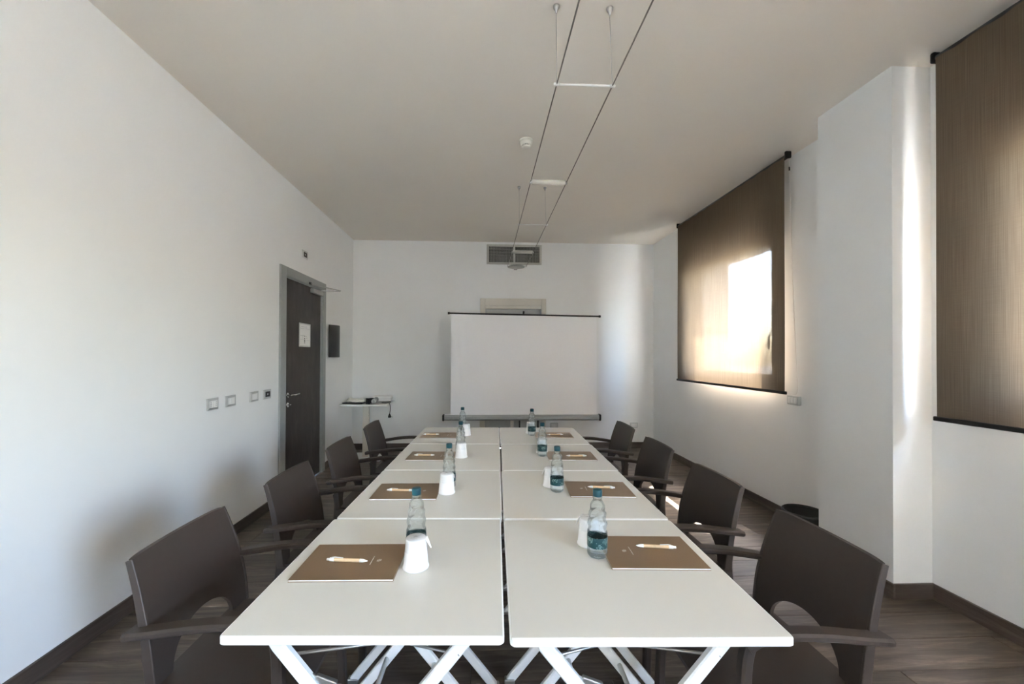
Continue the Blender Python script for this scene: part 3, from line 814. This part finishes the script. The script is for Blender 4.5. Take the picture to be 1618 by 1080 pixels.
# ------------------------------------------------------------------ wall plates and fittings
def plate(name, label, loc, rz, kind, w=.12, hgt=.082, cat='switch'):
    """built facing +y of its own frame; plate lies in local x-z"""
    t = thing(name, label, cat, loc, rz, 'square wall plates')
    vs = []; a, b = w / 2, hgt / 2; ia, ib = a - .018, b - .016
    for (u, v, d) in ((a, b, 0), (a - .001, b - .001, .007), (ia, ib, .012), (ia, ib, .006)):
        vs += [(-u, d, -v), (u, d, -v), (u, d, v), (-u, d, v)]
    fs = [(k * 4 + i, k * 4 + (i + 1) % 4, (k + 1) * 4 + (i + 1) % 4, (k + 1) * 4 + i) for k in range(3) for i in range(4)] + [(0, 1, 2, 3), (12, 13, 14, 15)]
    MB().add(vs, fs).build('cover_plate', 'plate', t)
    ww = 2 * ia / 3
    if kind == 'dark':
        MB().span((-ia + .002, .006, -ib + .002), (ia - .002, .010, ib - .002), bev=.001, seg=1).build('reader_face', 'black', t)
        MB().span((-.01, .010, -.006), (.01, .0105, .006)).build('display', 'faint', t)
    else:
        for k in range(3):
            x0 = -ia + k * ww
            kk = MB().span((x0 + .001, .006, -ib + .001), (x0 + ww - .001, .0115, ib - .001), bev=.0012, seg=1).build('rocker', 'white_plastic', t)
            if kind == 'socket' and k != 1:
                for z_ in (-.013, 0, .013):
                    MB().lathe([(0, .0), (.0022, 0), (.0022, .0006), (0, .0006)], 8, (x0 + ww / 2, .0116, z_), Matrix.Rotation(R(-90), 4, 'X')).build('socket_hole', 'black', kk)
    return t
rzL = R(-90)      # faces +x
plate('wall_socket', 'silver wall plate with socket holes, first of four before the door', (XL, 2.865, 1.035), rzL, 'socket', cat='socket')
plate('light_switch', 'silver wall plate with white rockers, second of four before the door', (XL, 3.065, 1.035), rzL, 'switch')
plate('light_switch', 'silver wall plate with white rockers, third of four before the door', (XL, 3.375, 1.035), rzL, 'switch')
plate('card_reader', 'silver wall plate with black insert right beside the door frame', (XL, 3.575, 1.035), rzL, 'dark', cat='card reader')
plate('sensor_plate', 'silver plate with black insert high above the dark door', (XL, 4.30, 2.44), rzL, 'dark', w=.125, hgt=.085, cat='sensor')
rzB = R(180)      # faces -y
plate('wall_socket', 'silver socket plate below the tube of the projection screen', (1.094, YB, .34), rzB, 'socket', cat='socket')
plate('wall_socket', 'silver socket plate low on the screen wall near the window corner', (2.30, YB, .34), rzB, 'socket', cat='socket')
sb = thing('window_switch', 'white surface switch box under the pull chain beside the window', 'switch', (XR, 3.18, 1.022))
MB().span((-.034, -.058, -.038), (0, .058, .038), bev=.006).build('switch_box', 'plate', sb)
for k in range(3): MB().span((-.038, -.045 + .03 * k, -.024), (-.032, -.017 + .03 * k, .024), bev=.002, seg=1).build('rocker', 'white_plastic', sb)

sc_ = thing('wall_sconce', 'curved dark metal wall lamp beyond the dark door', 'wall lamp', (XL, 5.11, 1.55))
n = 14; vs = []; fs = []
for th in (0, .006):
    for i in range(n + 1):
        a = -1 + 2 * i / n
        for z_ in (-.2, .2): vs.append((.022 + .055 * (1 - a * a) - th, a * .17, z_))
off = 2 * (n + 1)
for i in range(n):
    a = 2 * i; fs += [(a, a + 2, a + 3, a + 1), (off + a, off + a + 1, off + a + 3, off + a + 2), (a, a + 2, off + a + 2, off + a), (a + 1, a + 3, off + a + 3, off + a + 1)]
fs += [(0, 1, off + 1, off), (2 * n, 2 * n + 1, off + 2 * n + 1, off + 2 * n)]
MB().add(vs, fs, True).build('shade', 'sconce', sc_)
MB().span((0, -.06, -.09), (.03, .06, .09), bev=.004).build('wall_mount', 'sconce', sc_)

# air vent
av = thing('air_vent', 'grey mesh air vent high on the wall above the screen', 'vent', (.488, YB, 2.88))
a_, b_ = .41, .148; ia, ib = .375, .115
for (p, q) in (((-a_, -.016, -b_), (-ia, 0, b_)), ((ia, -.016, -b_), (a_, 0, b_)), ((-ia, -.016, ib), (ia, 0, b_)), ((-ia, -.016, -b_), (ia, 0, -ib))):
    MB().span(p, q, bev=.003, seg=1).build('vent_frame', 'vent', av)
MB().span((-.012, -.012, -ib), (.012, -.002, ib), bev=.001, seg=1).build('centre_bar', 'vent', av)
gr = MB()
for k in range(1, 46): gr.span((-ia + 2 * ia * k / 46 - .0015, -.008, -ib), (-ia + 2 * ia * k / 46 + .0015, -.004, ib))
for k in range(1, 14): gr.span((-ia, -.0085, -ib + 2 * ib * k / 14 - .0015), (ia, -.0045, -ib + 2 * ib * k / 14 + .0015))
g_ = gr.build('mesh_grid', 'vent', av); g_['kind'] = 'stuff'
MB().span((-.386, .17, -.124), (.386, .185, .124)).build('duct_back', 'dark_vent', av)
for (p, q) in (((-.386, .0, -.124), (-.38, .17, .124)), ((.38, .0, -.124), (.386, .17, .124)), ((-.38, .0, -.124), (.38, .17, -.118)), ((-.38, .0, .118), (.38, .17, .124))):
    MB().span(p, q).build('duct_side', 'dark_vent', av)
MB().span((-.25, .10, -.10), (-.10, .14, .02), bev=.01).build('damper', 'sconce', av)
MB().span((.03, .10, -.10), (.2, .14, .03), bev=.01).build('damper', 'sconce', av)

# smoke detector
sd = thing('smoke_detector', 'round white smoke detector on the ceiling beside the cable light', 'smoke detector', (.345, 3.09, ZC))
MB().lathe([(0, 0), (.052, 0), (.052, -.012), (.049, -.016), (0, -.016)], 32).build('base', 'ivory', sd)
MB().lathe([(.046, -.016), (.046, -.03), (.040, -.040), (.033, -.042), (.033, -.016)], 32).build('body', 'ivory', sd)
MB().lathe([(.031, -.040), (.031, -.052)], 32).build('sensing_gap', 'black', sd)
for k in range(16):
    a = 2 * math.pi * k / 16
    MB().box((.033 * math.cos(a), .033 * math.sin(a), -.046), (.004, .006, .014), rz=a).build('gap_rib', 'ivory', sd)
MB().lathe([(0, -.060), (.024, -.059), (.033, -.054), (.034, -.051), (0, -.051)], 28).build('cover', 'ivory', sd)

# waste bin behind the pier
wbn = thing('waste_bin', 'black round waste bin half hidden behind the pier', 'bin', (2.405, 2.865, 0))
MB().lathe([(0, .004), (.105, .004), (.108, 0), (.112, .006), (.135, .23), (.128, .23), (.104, .012), (0, .012)], 32).build('bin_body', 'black', wbn)
MB().lathe([(.127, .227), (.127, .237), (.134, .242), (.141, .237), (.141, .227)], 32).build('bin_rim', 'black', wbn)

# ------------------------------------------------------------------ low-voltage cable light
cz = 2.69
cabx = lambda y, k: (.355 + .0085 * (y - 1.43) if k == 0 else .626 + .0085 * (y - 1.43))
cl_ = thing('cable_light', 'pair of taut cables with glass lamps strung below the ceiling to the vent wall', 'light', (.5, 3., cz))
def cx_(x): return x - .5
def cyy(y): return y - 3.
for k in (0, 1):
    cabend = MB().tube([(cx_(cabx(YN, k)), cyy(YN + .002), 0), (cx_(cabx(5.2, k)), cyy(5.2), 0), (cx_(cabx(5.77, k) - .01), cyy(5.79), -.012)], .0034, 8).build('cable', 'cable', cl_)
for (yb, nm) in ((1.895, 0), (3.955, 1)):
    sb_ = MB().tube([(cx_(cabx(yb, 0) - .012), cyy(yb), 0), (cx_(cabx(yb, 1) + .012), cyy(yb), 0)], .0055 if nm == 0 else .0035, 10).build('spacer_bar', 'white_plastic', cl_)
    for k in (0, 1):
        x_ = cx_(cabx(yb, k))
        ofs = -.004 if k == 0 else -.014
        MB().lathe([(0, -.014), (.007, -.014), (.008, 0), (.007, .014), (0, .014)], 12, (x_, cyy(yb), .0), Matrix.Rotation(R(90), 4, 'Y')).build('cable_clamp', 'white_plastic', sb_)
        MB().tube([(x_, cyy(yb), .005), (x_ + ofs, cyy(yb) - .005, ZC - cz - .04)], .0012, 6).build('hanger_wire', 'steel', cl_)
        MB().lathe([(0, ZC - cz), (.016, ZC - cz), (.0145, ZC - cz - .010), (.007, ZC - cz - .022), (.003, ZC - cz - .036), (0, ZC - cz - .037)], 16, (x_ + ofs, cyy(yb) - .005, 0)).build('ceiling_anchor', 'steel', cl_)
def glass_lamp(yb):
    x0, x1 = cx_(cabx(yb, 0)), cx_(cabx(yb, 1)); xm = (x0 + x1) / 2; L = x1 - x0
    g_ = MB().tube([(x0 + .012, cyy(yb), 0), (x1 - .012, cyy(yb), 0)], .019, 18).build('lamp_glass', 'lampglass', cl_)
    MB().tube([(x0 + .04, cyy(yb), 0), (x1 - .04, cyy(yb), 0)], .004, 8).build('lamp_tube', 'white_plastic', g_)
    for s_, xx in ((-1, x0), (1, x1)):
        MB().tube([(xx - .006, cyy(yb), 0), (xx + .018 if s_ < 0 else xx - .02, cyy(yb), 0)] if s_ < 0 else [(xx + .006, cyy(yb), 0), (xx - .02, cyy(yb), 0)], .013, 12).build('lamp_end', 'steel', cl_)
        MB().tube([(xx + .045 * -s_, cyy(yb), -.0195), (xx + .045 * -s_, cyy(yb), .0195)], .004, 8).build('lamp_post', 'steel', g_)
mt, n_, l_, b_s = mat('frosted_lamp_glass')
b_s.inputs['Base Color'].default_value = (.86, .84, .76, 1); b_s.inputs['Roughness'].default_value = .25
b_s.inputs['Alpha'].default_value = .55
nz_ = n_.new('ShaderNodeTexNoise'); nz_.inputs['Scale'].default_value = 30
M['lampglass'] = mt
glass_lamp(2.977); glass_lamp(5.01)
# end disc at the wall: the transformer
x0 = (cabx(5.8, 0) + cabx(5.8, 1)) / 2
MB().lathe([(0, -.016), (.07, -.018), (.116, -.016), (.128, -.009), (.118, -.002), (.06, 0), (0, .001)], 36, (cx_(x0 - .02), cyy(YB - .13), -.012)).build('transformer_disc', 'steel', cl_)
MB().lathe([(.10, .0), (.106, .005), (.112, .0)], 36, (cx_(x0 - .02), cyy(YB - .13), -.0145)).build('disc_ring', 'chrome', cl_)
MB().box((cx_(x0 - .02), cyy(YB - .012), -.024), (.05, .024, .03), bev=.004).build('wall_bracket', 'steel', cl_)
